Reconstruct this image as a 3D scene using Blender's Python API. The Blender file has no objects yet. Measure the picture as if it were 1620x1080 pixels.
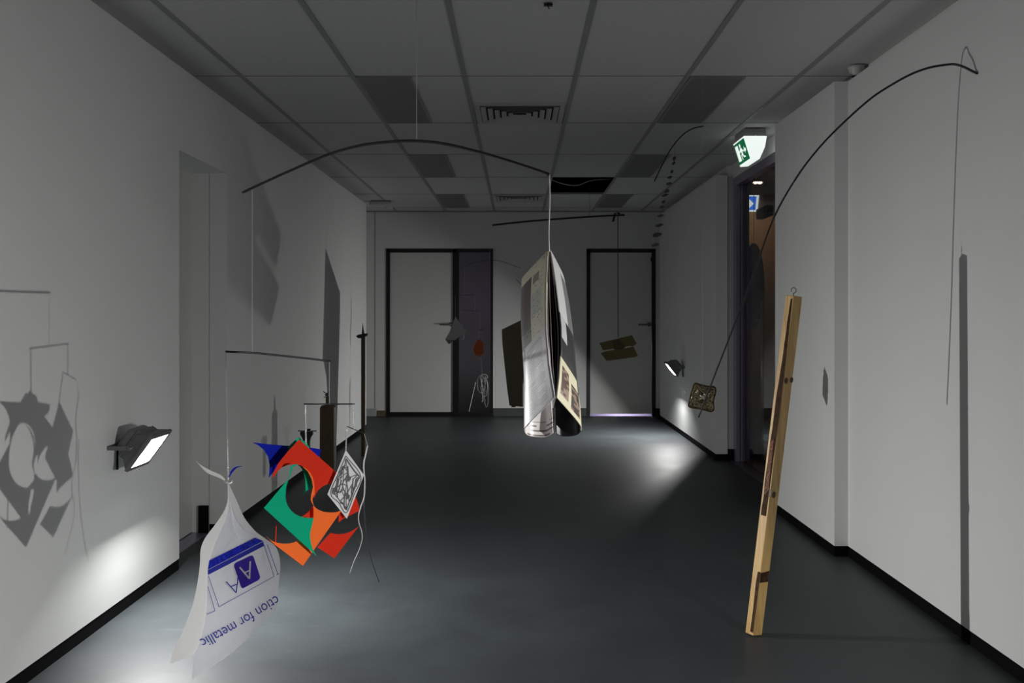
import bpy, bmesh, math, random
from mathutils import Vector, Matrix
random.seed(7)
C = bpy.context.scene.collection
sc = bpy.context.scene

# ------------------------------------------------------------------ camera, world, exposure
F, CX, CY, H = 1458.0, 819.0, 500.0, 1.229      # focal length (px), vanishing point, camera height
cam_d = bpy.data.cameras.new('camera'); cam = bpy.data.objects.new('camera', cam_d); C.objects.link(cam)
cam.location = (0, 0, H); cam.rotation_euler = (math.pi/2, 0, 0)
cam_d.sensor_width = 36; cam_d.lens = F/1620*36
cam_d.shift_x = (810-CX)/1620; cam_d.shift_y = -(540-CY)/1620
cam_d.clip_start = .05
sc.camera = cam
w = bpy.data.worlds.new('world'); sc.world = w; w.use_nodes = True
w.node_tree.nodes['Background'].inputs[0].default_value = (.02, .02, .024, 1)
w.node_tree.nodes['Background'].inputs[1].default_value = .3
sc.view_settings.view_transform = 'Standard'; sc.view_settings.look = 'None'
sc.view_settings.exposure = 0.0; sc.view_settings.gamma = 1; sc.view_settings.use_curve_mapping = False
LAMP_W = 39.0         # power of the LED in each wall flood lamp

def at(x, y, Y): return Vector(((x-CX)/F*Y, Y, H-(y-CY)/F*Y))
def onX(x, y, X): return at(x, y, F*X/(x-CX))

# ------------------------------------------------------------------ materials
def s2l(c): return tuple((v/255/12.92 if v/255 <= .04045 else ((v/255+.055)/1.055)**2.4) for v in c)
MATS = {}
def mat(name, rgb, rough=.6, metal=0, var=.06, vscale=8, bump=0, bscale=40, emit=None, estr=0, spec=.5, stretch=None):
    m = bpy.data.materials.new(name); m.use_nodes = True; nt = m.node_tree; b = nt.nodes['Principled BSDF']
    col = s2l(rgb)
    tc = nt.nodes.new('ShaderNodeTexCoord'); vec = tc.outputs['Object']
    if stretch:
        mp = nt.nodes.new('ShaderNodeMapping'); mp.inputs['Scale'].default_value = stretch
        nt.links.new(vec, mp.inputs[0]); vec = mp.outputs[0]
    n = nt.nodes.new('ShaderNodeTexNoise'); n.inputs['Scale'].default_value = vscale; n.inputs['Detail'].default_value = 5
    nt.links.new(vec, n.inputs[0])
    r = nt.nodes.new('ShaderNodeValToRGB')
    r.color_ramp.elements[0].position = .3; r.color_ramp.elements[1].position = .7
    r.color_ramp.elements[0].color = (*[max(0, v*(1-var)) for v in col], 1)
    r.color_ramp.elements[1].color = (*[min(1, v*(1+var)) for v in col], 1)
    nt.links.new(n.outputs[0], r.inputs[0]); nt.links.new(r.outputs[0], b.inputs['Base Color'])
    b.inputs['Roughness'].default_value = rough; b.inputs['Metallic'].default_value = metal
    b.inputs['Specular IOR Level'].default_value = spec
    if bump:
        n2 = nt.nodes.new('ShaderNodeTexNoise'); n2.inputs['Scale'].default_value = bscale; n2.inputs['Detail'].default_value = 4
        nt.links.new(vec, n2.inputs[0])
        bp = nt.nodes.new('ShaderNodeBump'); bp.inputs['Strength'].default_value = bump; bp.inputs['Distance'].default_value = .01
        nt.links.new(n2.outputs[0], bp.inputs['Height']); nt.links.new(bp.outputs[0], b.inputs['Normal'])
    if emit:
        b.inputs['Emission Color'].default_value = (*s2l(emit), 1); b.inputs['Emission Strength'].default_value = estr
    MATS[name] = m
    return m

M_wall = mat('white_paint', (216, 217, 215), .75, var=.012, vscale=3, bump=.03, bscale=160)
M_ceil = mat('mineral_fibre', (206, 206, 205), .9, var=.03, vscale=60, bump=.15, bscale=220)
M_grid = mat('grey_tee_bar', (150, 150, 150), .55, var=.02)
M_lite = mat('unlit_diffuser', (118, 118, 117), .5, var=.02, bump=.05, bscale=300)
M_vent = mat('vent_metal', (186, 186, 185), .5, var=.02)
M_black = mat('black_frame', (12, 12, 13), .45, var=.2)
M_skirt = mat('black_skirting', (6, 6, 6), .8, var=.15, spec=.1)
M_gskirt = mat('grey_skirting', (70, 72, 74), .5, var=.08)
M_lskirt = mat('pale_skirting', (170, 172, 174), .5, var=.03)
M_door = mat('door_laminate', (205, 206, 202), .5, var=.012, vscale=2)
M_void = mat('ceiling_void', (18, 18, 18), .95, var=.2)
M_alu = mat('aluminium', (120, 116, 124), .28, .9, var=.05, stretch=(30, 30, 1))
M_alud = mat('dark_aluminium', (158, 150, 168), .32, .6, var=.08, stretch=(30, 30, 1))
M_steel = mat('dull_steel', (120, 120, 118), .35, .9, var=.05)
M_lamp = mat('lamp_casting', (104, 104, 106), .5, 0, var=.06, vscale=40, bump=.05, bscale=200)
M_chip_led = mat('led_chip', (255, 255, 255), .3, emit=(255, 254, 251), estr=6)
M_refl = mat('glowing_white_reflector', (232, 232, 232), .5, var=.01, emit=(250, 252, 255), estr=2.5)  # added glow stands in for the LED light on the white reflector
M_rod = mat('dark_rod', (30, 30, 31), .5, var=.2, vscale=60)
M_thread = mat('nylon_thread', (190, 190, 190), .35, var=.05)
M_white_wire = mat('white_wire', (225, 222, 218), .4, var=.1, vscale=60)
M_tape = mat('shiny_film', (240, 240, 240), .15, .3, var=.25, vscale=120, bump=.5, bscale=200)
M_navy = mat('navy_wire', (34, 36, 62), .45, var=.15)
M_blue = mat('blue_card', (0, 22, 150), .7, var=.03, spec=.08)
M_red = mat('red_card', (206, 44, 22), .7, var=.03, spec=.08)
M_green = mat('green_card', (0, 160, 118), .7, var=.03, spec=.08)
M_orange = mat('orange_card', (244, 108, 44), .7, var=.03, spec=.08)
M_orange_d = mat('burnt_orange_paper', (196, 92, 40), .7, var=.1, vscale=30)
M_card = mat('white_card', (206, 206, 206), .6, var=.02)
M_ink = mat('black_ink', (16, 16, 16), .5, var=.1)
M_bluepr = mat('blue_print', (52, 56, 160), .25, var=.08, vscale=30)
M_band = mat('blue_print_band', (34, 44, 176), .15, var=.3, vscale=50, bump=.6, bscale=90)
M_purple = mat('violet_print', (62, 42, 150), .3, var=.12, vscale=40)
M_brown = mat('olive_brown_board', (74, 64, 36), .6, var=.12, vscale=10)
M_brown2 = mat('brown_timber', (70, 56, 30), .55, var=.25, vscale=9, stretch=(9, 9, .6))
M_kraft = mat('brown_card', (98, 88, 48), .65, var=.12, vscale=14)
M_chip = mat('dark_chip', (44, 44, 44), .55, var=.25, vscale=50)
M_grey = mat('grey_paper', (176, 176, 176), .7, var=.03)
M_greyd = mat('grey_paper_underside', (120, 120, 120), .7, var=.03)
M_sign_w = mat('lit_white_plastic', (240, 244, 242), .4, var=.01, emit=(236, 244, 240), estr=.95)
M_sign_g = mat('lit_green_plastic', (10, 110, 70), .3, var=.03, emit=(8, 96, 60), estr=.75)
M_sign_p = mat('lit_pictogram', (240, 244, 242), .4, var=.01, emit=(236, 246, 240), estr=.95)
M_sign_b = mat('lit_blue_plastic', (30, 80, 180), .3, var=.03, emit=(46, 96, 186), estr=1.5)
M_down = mat('downlight_lamp', (255, 230, 200), .3, emit=(255, 225, 190), estr=4)
M_wood2 = mat('lobby_wood_door', (110, 84, 58), .45, var=.2, vscale=7, stretch=(10, 10, .7))
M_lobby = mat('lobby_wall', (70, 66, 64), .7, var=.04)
M_plastic = mat('white_plastic', (200, 200, 198), .4, var=.02)
M_violet = mat('dusk_window', (120, 105, 140), .3, emit=(150, 128, 172), estr=.7)
M_tapeb = mat('brown_tape', (66, 46, 32), .7, var=.45, vscale=60, bump=.3, bscale=120, spec=.1)

def floor_mat():
    m = bpy.data.materials.new('dark_vinyl'); m.use_nodes = True; nt = m.node_tree; b = nt.nodes['Principled BSDF']
    tc = nt.nodes.new('ShaderNodeTexCoord')
    n = nt.nodes.new('ShaderNodeTexNoise'); n.inputs['Scale'].default_value = 2.2; n.inputs['Detail'].default_value = 8; n.inputs['Roughness'].default_value = .65
    nt.links.new(tc.outputs['Object'], n.inputs[0])
    r = nt.nodes.new('ShaderNodeValToRGB'); r.color_ramp.elements[0].position = .3; r.color_ramp.elements[1].position = .72
    r.color_ramp.elements[0].color = (*s2l((50, 54, 57)), 1); r.color_ramp.elements[1].color = (*s2l((60, 65, 67)), 1)
    nt.links.new(n.outputs[0], r.inputs[0])
    # fine scuffs
    mp = nt.nodes.new('ShaderNodeMapping'); mp.inputs['Rotation'].default_value = (0, 0, .5); mp.inputs['Scale'].default_value = (3, 40, 1)
    nt.links.new(tc.outputs['Object'], mp.inputs[0])
    sn = nt.nodes.new('ShaderNodeTexNoise'); sn.inputs['Scale'].default_value = 1.3; sn.inputs['Detail'].default_value = 6; sn.inputs['Distortion'].default_value = 1.2
    nt.links.new(mp.outputs[0], sn.inputs[0])
    sr = nt.nodes.new('ShaderNodeValToRGB'); sr.color_ramp.elements[0].position = .66; sr.color_ramp.elements[1].position = .74
    nt.links.new(sn.outputs[0], sr.inputs[0])
    mx = nt.nodes.new('ShaderNodeMixRGB'); mx.inputs[2].default_value = (*s2l((92, 95, 94)), 1)
    mul = nt.nodes.new('ShaderNodeMath'); mul.operation = 'MULTIPLY'; mul.inputs[1].default_value = .35
    nt.links.new(sr.outputs[0], mul.inputs[0]); nt.links.new(mul.outputs[0], mx.inputs[0])
    nt.links.new(r.outputs[0], mx.inputs[1]); nt.links.new(mx.outputs[0], b.inputs['Base Color'])
    rr = nt.nodes.new('ShaderNodeMapRange'); rr.inputs[3].default_value = .42; rr.inputs[4].default_value = .56
    nt.links.new(n.outputs[0], rr.inputs[0]); nt.links.new(rr.outputs[0], b.inputs['Roughness'])
    bn = nt.nodes.new('ShaderNodeTexNoise'); bn.inputs['Scale'].default_value = 5; bn.inputs['Detail'].default_value = 3
    nt.links.new(tc.outputs['Object'], bn.inputs[0])
    bp = nt.nodes.new('ShaderNodeBump'); bp.inputs['Strength'].default_value = .08; bp.inputs['Distance'].default_value = .02
    nt.links.new(bn.outputs[0], bp.inputs['Height']); nt.links.new(bp.outputs[0], b.inputs['Normal'])
    b.inputs['Specular IOR Level'].default_value = .27
    return m
M_floor = floor_mat()

def glass_mat(name, tint, base=.1, rough=.02, top=.9):
    m = bpy.data.materials.new(name); m.use_nodes = True; nt = m.node_tree
    for n in list(nt.nodes): nt.nodes.remove(n)
    o = nt.nodes.new('ShaderNodeOutputMaterial'); t = nt.nodes.new('ShaderNodeBsdfTransparent'); g = nt.nodes.new('ShaderNodeBsdfGlossy')
    t.inputs[0].default_value = (*tint, 1); g.inputs['Roughness'].default_value = rough
    lw = nt.nodes.new('ShaderNodeLayerWeight'); lw.inputs[0].default_value = .25
    mr = nt.nodes.new('ShaderNodeMapRange'); mr.inputs[3].default_value = base; mr.inputs[4].default_value = top
    nt.links.new(lw.outputs['Fresnel'], mr.inputs[0])
    mx = nt.nodes.new('ShaderNodeMixShader'); nt.links.new(mr.outputs[0], mx.inputs[0]); nt.links.new(t.outputs[0], mx.inputs[1]); nt.links.new(g.outputs[0], mx.inputs[2])
    nt.links.new(mx.outputs[0], o.inputs[0])
    return m
M_glass = glass_mat('clear_glass', (.86, .86, .86), .02, .02, .25)
M_tint = glass_mat('violet_tinted_glass', (.25, .22, .28), .22, .22)

def film_mat(name, rgb, opaque, transl, rough=.16, bump=.3):
    m = bpy.data.materials.new(name); m.use_nodes = True; nt = m.node_tree
    b = nt.nodes['Principled BSDF']; o = nt.nodes['Material Output']
    b.inputs['Base Color'].default_value = (*s2l(rgb), 1); b.inputs['Roughness'].default_value = rough
    tc = nt.nodes.new('ShaderNodeTexCoord'); n = nt.nodes.new('ShaderNodeTexNoise'); n.inputs['Scale'].default_value = 26; n.inputs['Detail'].default_value = 3
    nt.links.new(tc.outputs['Object'], n.inputs[0])
    bp = nt.nodes.new('ShaderNodeBump'); bp.inputs['Strength'].default_value = bump; bp.inputs['Distance'].default_value = .008
    nt.links.new(n.outputs[0], bp.inputs['Height']); nt.links.new(bp.outputs[0], b.inputs['Normal'])
    tl = nt.nodes.new('ShaderNodeBsdfTranslucent'); tl.inputs[0].default_value = (*s2l(rgb), 1)
    m1 = nt.nodes.new('ShaderNodeMixShader'); m1.inputs[0].default_value = transl
    nt.links.new(b.outputs[0], m1.inputs[1]); nt.links.new(tl.outputs[0], m1.inputs[2])
    t = nt.nodes.new('ShaderNodeBsdfTransparent'); mx = nt.nodes.new('ShaderNodeMixShader'); mx.inputs[0].default_value = opaque
    nt.links.new(t.outputs[0], mx.inputs[1]); nt.links.new(m1.outputs[0], mx.inputs[2]); nt.links.new(mx.outputs[0], o.inputs[0])
    return m
M_film = film_mat('milky_film', (232, 233, 238), .66, .4)
M_bagwhite = film_mat('opaque_white_film', (232, 231, 230), 1.0, .42, .35, .1)

def print_mat():
    m = bpy.data.materials.new('printed_paper'); m.use_nodes = True; nt = m.node_tree; b = nt.nodes['Principled BSDF']
    a = nt.nodes.new('ShaderNodeVertexColor'); a.layer_name = 'print'
    nt.links.new(a.outputs[0], b.inputs['Base Color']); b.inputs['Roughness'].default_value = .38
    return m
M_print = print_mat()

def wood_mat():
    m = bpy.data.materials.new('pine'); m.use_nodes = True; nt = m.node_tree; b = nt.nodes['Principled BSDF']
    tc = nt.nodes.new('ShaderNodeTexCoord'); mp = nt.nodes.new('ShaderNodeMapping'); mp.inputs['Scale'].default_value = (26, 26, 1.2)
    nt.links.new(tc.outputs['Object'], mp.inputs[0])
    n = nt.nodes.new('ShaderNodeTexNoise'); n.inputs['Scale'].default_value = 2.2; n.inputs['Detail'].default_value = 6; n.inputs['Distortion'].default_value = .6
    nt.links.new(mp.outputs[0], n.inputs[0])
    r = nt.nodes.new('ShaderNodeValToRGB'); e = r.color_ramp.elements
    e[0].position = .25; e[0].color = (*s2l((176, 136, 78)), 1); e[1].position = .75; e[1].color = (*s2l((222, 186, 122)), 1)
    nt.links.new(n.outputs[0], r.inputs[0]); nt.links.new(r.outputs[0], b.inputs['Base Color']); b.inputs['Roughness'].default_value = .45
    return m
M_pine = wood_mat()
M_knot = mat('pine_knot', (70, 44, 26), .5, var=.3, vscale=80)

def crinkle_mat():
    m = bpy.data.materials.new('crinkled_cellophane'); m.use_nodes = True; nt = m.node_tree; b = nt.nodes['Principled BSDF']; o = nt.nodes['Material Output']
    b.inputs['Base Color'].default_value = (*s2l((150, 140, 112)), 1); b.inputs['Roughness'].default_value = .2; b.inputs['Metallic'].default_value = .75
    tc = nt.nodes.new('ShaderNodeTexCoord'); n = nt.nodes.new('ShaderNodeTexVoronoi'); n.inputs['Scale'].default_value = 70
    nt.links.new(tc.outputs['Object'], n.inputs[0])
    bp = nt.nodes.new('ShaderNodeBump'); bp.inputs['Strength'].default_value = .9; bp.inputs['Distance'].default_value = .01
    nt.links.new(n.outputs[0], bp.inputs['Height']); nt.links.new(bp.outputs[0], b.inputs['Normal'])
    t = nt.nodes.new('ShaderNodeBsdfTransparent'); t.inputs[0].default_value = (.8, .78, .7, 1)
    mx = nt.nodes.new('ShaderNodeMixShader'); mx.inputs[0].default_value = .75
    nt.links.new(t.outputs[0], mx.inputs[1]); nt.links.new(b.outputs[0], mx.inputs[2]); nt.links.new(mx.outputs[0], o.inputs[0])
    return m
M_crinkle = crinkle_mat()

# ------------------------------------------------------------------ mesh helpers
class MB:
    def __init__(self): self.v = []; self.f = []; self.col = []
    def add(self, vs, fs):
        o = len(self.v); self.v += [Vector(v) for v in vs]; self.f += [tuple(i+o for i in f) for f in fs]; return self
    def box(self, x0, x1, y0, y1, z0, z1, T=None):
        vs = [Vector((x, y, z)) for z in (z0, z1) for y in (y0, y1) for x in (x0, x1)]
        if T: vs = [T(v) for v in vs]
        return self.add(vs, [(0, 2, 3, 1), (4, 5, 7, 6), (0, 1, 5, 4), (2, 6, 7, 3), (0, 4, 6, 2), (1, 3, 7, 5)])
    def tube(self, pts, r, n=8, closed=False):
        pts = [Vector(p) for p in pts]; N = len(pts); rs = r if isinstance(r, (list, tuple)) else [r]*N
        vs = []; up = None
        for i, p in enumerate(pts):
            if closed: d = pts[(i+1) % N]-pts[i-1]
            else: d = pts[min(i+1, N-1)]-pts[max(i-1, 0)]
            d.normalize()
            if up is None: up = Vector((0, 0, 1)) if abs(d.z) < .9 else Vector((1, 0, 0))
            s = d.cross(up); s.normalize(); u = s.cross(d); u.normalize(); up = u
            for k in range(n):
                a = 2*math.pi*k/n; vs.append(p+(s*math.cos(a)+u*math.sin(a))*rs[i])
        fs = []
        for i in range(N if closed else N-1):
            j = (i+1) % N
            for k in range(n): fs.append((i*n+k, i*n+(k+1) % n, j*n+(k+1) % n, j*n+k))
        if not closed: fs += [tuple(range(n-1, -1, -1)), tuple(range((N-1)*n, N*n))]
        return self.add(vs, fs)
    def poly(self, front, d):
        """a sheet: ngon outline (3-D points) given thickness by the vector d"""
        n = len(front); d = Vector(d)
        vs = [Vector(p) for p in front]+[Vector(p)+d for p in front]
        return self.add(vs, [tuple(range(n)), tuple(range(2*n-1, n-1, -1))]+[(i, i+n, (i+1) % n+n, (i+1) % n) for i in range(n)])
    def grid(self, rows, d=None):
        R = len(rows); K = len(rows[0]); vs = [Vector(p) for r in rows for p in r]
        fs = [(i*K+k, i*K+k+1, (i+1)*K+k+1, (i+1)*K+k) for i in range(R-1) for k in range(K-1)]
        if d is not None:
            d = Vector(d); n = len(vs); vs = vs+[v+d for v in vs]
            fs = fs+[tuple(reversed([q+n for q in f])) for f in fs]
            rim = [(0, k) for k in range(K)]+[(i, K-1) for i in range(1, R)]+[(R-1, k) for k in range(K-2, -1, -1)]+[(i, 0) for i in range(R-2, 0, -1)]
            ids = [i*K+k for i, k in rim]
            for a, b_ in zip(ids, ids[1:]+ids[:1]): fs.append((b_, a, a+n, b_+n))
        return self.add(vs, fs)
    def lathe(self, prof, c, axis=(0, 0, 1), n=20):
        ax = Vector(axis).normalized(); s = ax.cross(Vector((1, 0, 0)) if abs(ax.x) < .9 else Vector((0, 1, 0))).normalized(); u = ax.cross(s)
        vs = []
        for r, h in prof:
            for k in range(n):
                a = 2*math.pi*k/n; vs.append(Vector(c)+ax*h+(s*math.cos(a)+u*math.sin(a))*r)
        fs = [(i*n+k, i*n+(k+1) % n, (i+1)*n+(k+1) % n, (i+1)*n+k) for i in range(len(prof)-1) for k in range(n)]
        fs += [tuple(range(n-1, -1, -1)), tuple(range((len(prof)-1)*n, len(prof)*n))]
        return self.add(vs, fs)
    def build(self, name, m, root=None, smooth=False, bevel=0, origin=None):
        o_ = Vector(root.location) if root else (Vector(origin) if origin else Vector((0, 0, 0)))
        p = root.parent if root else None
        while p is not None: o_ = o_+Vector(p.location); p = p.parent
        me = bpy.data.meshes.new(name); me.from_pydata([v-o_ for v in self.v], [], self.f)
        bm = bmesh.new(); bm.from_mesh(me); bmesh.ops.recalc_face_normals(bm, faces=bm.faces); bm.to_mesh(me); bm.free()
        if self.col:
            ca = me.color_attributes.new('print', 'FLOAT_COLOR', 'CORNER')
            for p_ in me.polygons:
                c = self.col[p_.index] if p_.index < len(self.col) else self.col[-1]
                for li in p_.loop_indices: ca.data[li].color = (*c, 1)
        me.materials.append(m)
        if smooth: me.polygons.foreach_set('use_smooth', [True]*len(me.polygons))
        ob = bpy.data.objects.new(name, me); C.objects.link(ob)
        if root: ob.parent = root
        elif origin: ob.location = origin
        if bevel:
            bv = ob.modifiers.new('bevel', 'BEVEL'); bv.width = bevel; bv.segments = 2; bv.limit_method = 'ANGLE'
        return ob

def tag(o, label=None, cat=None, group=None, kind=None):
    if label: o['label'] = label
    if cat: o['category'] = cat
    if group: o['group'] = group
    if kind: o['kind'] = kind
    return o
def thing(name, label, cat, loc, group=None):
    o = bpy.data.objects.new(name, None); C.objects.link(o); o.location = loc; o.empty_display_size = .05
    return tag(o, label, cat, group)
def struct(name, mb, m, bevel=0, label=None):
    o = mb.build(name, m, bevel=bevel); o['kind'] = 'structure'
    if label: o['label'] = label
    return o
def smooth_pts(pts, sub=6):
    """Catmull-Rom through points"""
    P = [Vector(p) for p in pts]; P = [P[0]*2-P[1]]+P+[P[-1]*2-P[-2]]; out = []
    for i in range(1, len(P)-2):
        p0, p1, p2, p3 = P[i-1:i+3]
        for k in range(sub):
            t = k/sub
            out.append(.5*((2*p1)+(p2-p0)*t+(2*p0-5*p1+4*p2-p3)*t*t+(3*p1-p0-3*p2+p3)*t**3))
    out.append(P[-2]); return out
def curve2(pts, sub=6): return [(p.x, p.y) for p in smooth_pts([(x, y, 0) for x, y in pts], sub)]
def thread(root, a, b, r=.0008, m=None, name='thread'): return MB().tube([a, b], r, 6).build(name, m or M_thread, root)

# ------------------------------------------------------------------ setting
CEIL = 2.52; XL = -1.643; XR = 1.69; XN = 1.62; YB = 11.34; YF = -3.0
TOPL = 2.444; TOPR = 2.43; SK = .054
struct('floor', MB().box(-2.6, 4.6, YF, 13.4, -.1, 0), M_floor)

# ceiling: tiles with a dark gap around each, tee bars below
ct = MB(); gb = MB()
xs = [-2.687+.6*k for k in range(0, 9)]; ys = [4.96+1.2*j for j in range(-7, 6)]+[11.345]
HOLE = (5, 10)      # (ix, iy) of the lifted tile
lights = []; vents = []
for i in range(len(xs)-1):
    for j in range(len(ys)-1):
        x0, x1, y0, y1 = xs[i], xs[i+1], ys[j], ys[j+1]
        if abs(x0-.313) < .01 and abs(y0-8.56) < .01: continue
        ct.box(x0+.004, x1-.004, y0+.004, y1-.004, CEIL+.002, CEIL+.02)
for x in xs: gb.box(x-.012, x+.012, YF, YB, CEIL-.004, CEIL+.006)
for y in ys[:-1]: gb.box(-2.6, 2.0, y-.0035, y+.0035, CEIL-.001, CEIL+.006)
gb.box(-2.3, 2.0, YB-.03, YB, CEIL-.012, CEIL)
struct('ceiling', ct, M_ceil)
struct('trim_1', gb, M_grid)
vo = MB(); vo.box(-2.7, 2.1, YF, 12, 3.0, 3.05); vo.box(-2.75, -2.7, YF, 12, CEIL, 3.05); vo.box(1.96, 2.0, YF, 12, CEIL+.03, 3.05)
vo.box(-2.7, 2.0, 12, 12.05, CEIL, 3.05); vo.box(-2.7, 2.0, YF-.05, YF, CEIL, 3.05)
struct('ceiling.001', vo, M_void)

# left partition with the doorway, solid wall behind it
A0, A1, AH = 4.473, 5.212, 2.036
wl = MB(); wl.box(-1.743, XL, YF, A0, SK, TOPL); wl.box(-1.743, XL, A1, 10.0, SK, TOPL); wl.box(-1.743, XL, A0, A1, AH, TOPL)
struct('wall_left', wl, M_wall)
wl2 = MB(); wl2.box(-2.0, -1.746, YF, A0, 0, CEIL); wl2.box(-2.0, -1.746, A1, 10.0, 0, CEIL); wl2.box(-2.0, -1.746, A0, A1, AH, CEIL)
wl2.box(-2.3, -2.2, 10.0, YB, 0, CEIL); wl2.box(-2.3, -2.0, 9.9, 10.0, 0, CEIL)
struct('wall_left.001', wl2, M_wall)
bl = MB(); bl.box(-1.743, XL-.002, YF, A0, 0, SK); bl.box(-1.743, XL-.002, A1, 10.0, 0, SK)
struct('baseboard_left', bl, M_skirt)
d3 = thing('door_3', 'plain white door set back in the left doorway', 'door', (-1.86, (A0+A1)/2, 0)); d3['kind'] = 'structure'
MB().box(-1.88, -1.84, A0, A1, .012, AH).build('door_panel', M_door, d3)
MB().box(-1.839, -1.752, A0, A1, 0, .008).build('threshold', M_alud, d3)
MB().box(-1.80, -1.746, A1-.02, A1-.002, 0, .16).build('jamb_block', M_skirt, d3)

# right partition: near length, step in, then the glass doorway, then the far length
wr = MB(); wr.box(XR, XR+.09, YF, 4.714, SK, TOPR); wr.box(XN, XR+.09, 4.714, 5.80, SK, TOPR)
struct('wall_right', wr, M_wall)
wr2 = MB(); wr2.box(XR, XR+.10, 7.86, 10.95, SK, TOPR)
struct('wall_right.001', wr2, M_wall)
wr3 = MB(); wr3.box(1.80, 1.98, YF, 5.80, 0, CEIL); wr3.box(1.80, 1.98, 7.88, YB, 0, CEIL); wr3.box(1.83, 1.98, 5.80, 7.88, 2.40, CEIL)
struct('wall_right.002', wr3, M_wall)
br = MB(); br.box(XR+.002, XR+.09, YF, 4.714, 0, SK); br.box(XN+.002, XR+.09, 4.714, 5.80, 0, SK); br.box(XR+.002, XR+.10, 7.86, 10.95, 0, SK)
br.box(1.79, 1.83, 7.80, 7.88, 0, .10); br.box(XR-.02, XR+.1, 10.95, 11.30, 0, .10)
struct('baseboard_right', br, M_skirt)
struct('trim_2', MB().box(1.795, 1.835, 7.84, 7.9, .1, 2.42), M_lskirt)

# back wall, two doors, narrow glass light
def bx(px): return (px-CX)/F*YB
def bz(py): return H-(py-CY)/F*YB
D1 = (bx(611), bx(722)); SL = (bx(722), bx(780)); D2 = (bx(928), bx(1037)); DT = bz(393.5)
wb = MB(); wb.box(-2.3, D1[0], YB, YB+.12, 0, CEIL); wb.box(SL[1], D2[0], YB, YB+.12, 0, CEIL); wb.box(D2[1], 2.0, YB, YB+.12, 0, CEIL)
wb.box(D1[0], SL[1], YB, YB+.12, DT, CEIL); wb.box(D2[0], D2[1], YB, YB+.12, DT, CEIL)
struct('wall_back', wb, M_wall)
struct('baseboard_back', MB().box(SL[1]+.005, D2[0]-.005, YB-.012, YB, 0, .10), M_gskirt)
lb = MB(); lb.box(-2.2, bx(596), YB-.014, YB, 0, .095); lb.box(bx(592.7), bx(594.2), YB-.004, YB, .095, CEIL)
struct('baseboard_back.001', lb, M_lskirt)
struct('trim_3', MB().box(bx(598), bx(610), YB-.02, YB, 0, .07), mat('chipped_brown_paint', (96, 88, 66), .6, var=.4, vscale=90))
fw = .042
def lever(root, x, z, sgn):
    h = MB().lathe([(.027, 0), (.027, .008), (.012, .009), (.011, .045)], (x, YB+.008, z), (0, -1, 0)).build('door_handle', M_steel, root, smooth=False)
    MB().tube(smooth_pts([(x, YB-.035, z), (x+sgn*.02, YB-.045, z), (x+sgn*.07, YB-.045, z-.004), (x+sgn*.14, YB-.04, z-.002)]), .0095, 8).build('lever', M_steel, h, smooth=True)
    return h
for nm, (a, b), lab, hx, sg in (('door_1', D1, 'wide white door in a black frame beside the dark glass strip', 714, -1), ('door_2', D2, 'white door at the right end of the far wall with light under it', 1027, -1)):
    r = thing(nm, lab, 'door', ((a+b)/2, YB+.02, 0)); r['kind'] = 'structure'
    f = MB(); f.box(a, a+fw, YB-.012, YB+.1, 0, DT); f.box(b-fw, b, YB-.012, YB+.1, 0, DT); f.box(a, b, YB-.012, YB+.1, DT-fw, DT)
    f.build('door_frame', M_black, r)
    MB().box(a+fw+.004, b-fw-.004, YB+.01, YB+.05, .028 if nm == 'door_2' else .05, DT-fw-.004).build('door_panel', M_door, r)
    if nm == 'door_1': MB().box(a+fw, b-fw, YB-.004, YB+.05, 0, .048).build('kick_strip', M_black, r)
    lever(r, bx(hx), bz(513), sg)
    if nm == 'door_2': MB().box(b-fw-.02, b-fw+.01, YB-.03, YB-.012, DT-.16, DT-.10).build('hinge', M_black, r)
w1 = thing('window_1', 'narrow dark violet glass strip between the white door and the far wall', 'window', ((SL[0]+SL[1])/2, YB, 0)); w1['kind'] = 'structure'
f = MB(); f.box(SL[0], SL[0]+.03, YB-.012, YB+.1, 0, DT); f.box(SL[1]-.03, SL[1], YB-.012, YB+.1, 0, DT); f.box(SL[0]+.03, SL[1]-.03, YB-.012, YB+.1, DT-fw, DT); f.box(SL[0]+.03, SL[1]-.03, YB-.012, YB+.1, 0, .03)
f.build('window_frame', M_black, w1)
MB().box(SL[0]+.03, SL[1]-.03, YB+.02, YB+.028, .03, DT-fw).build('pane', M_tint, w1)
# rooms behind the far wall
rb = MB(); rb.box(-2.3, .4, 13.2, 13.3, 0, CEIL); rb.box(-2.4, -2.3, YB, 13.3, 0, CEIL); rb.box(.3, .4, YB+.12, 13.3, 0, CEIL); rb.box(-2.4, 2.0, YB+.12, 13.3, CEIL, CEIL+.05)
rb.box(.4, 2.0, 13.2, 13.3, 0, CEIL); rb.box(1.98, 2.05, YB+.12, 13.3, 0, CEIL)
struct('wall_back.001', rb, M_lobby)
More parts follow.
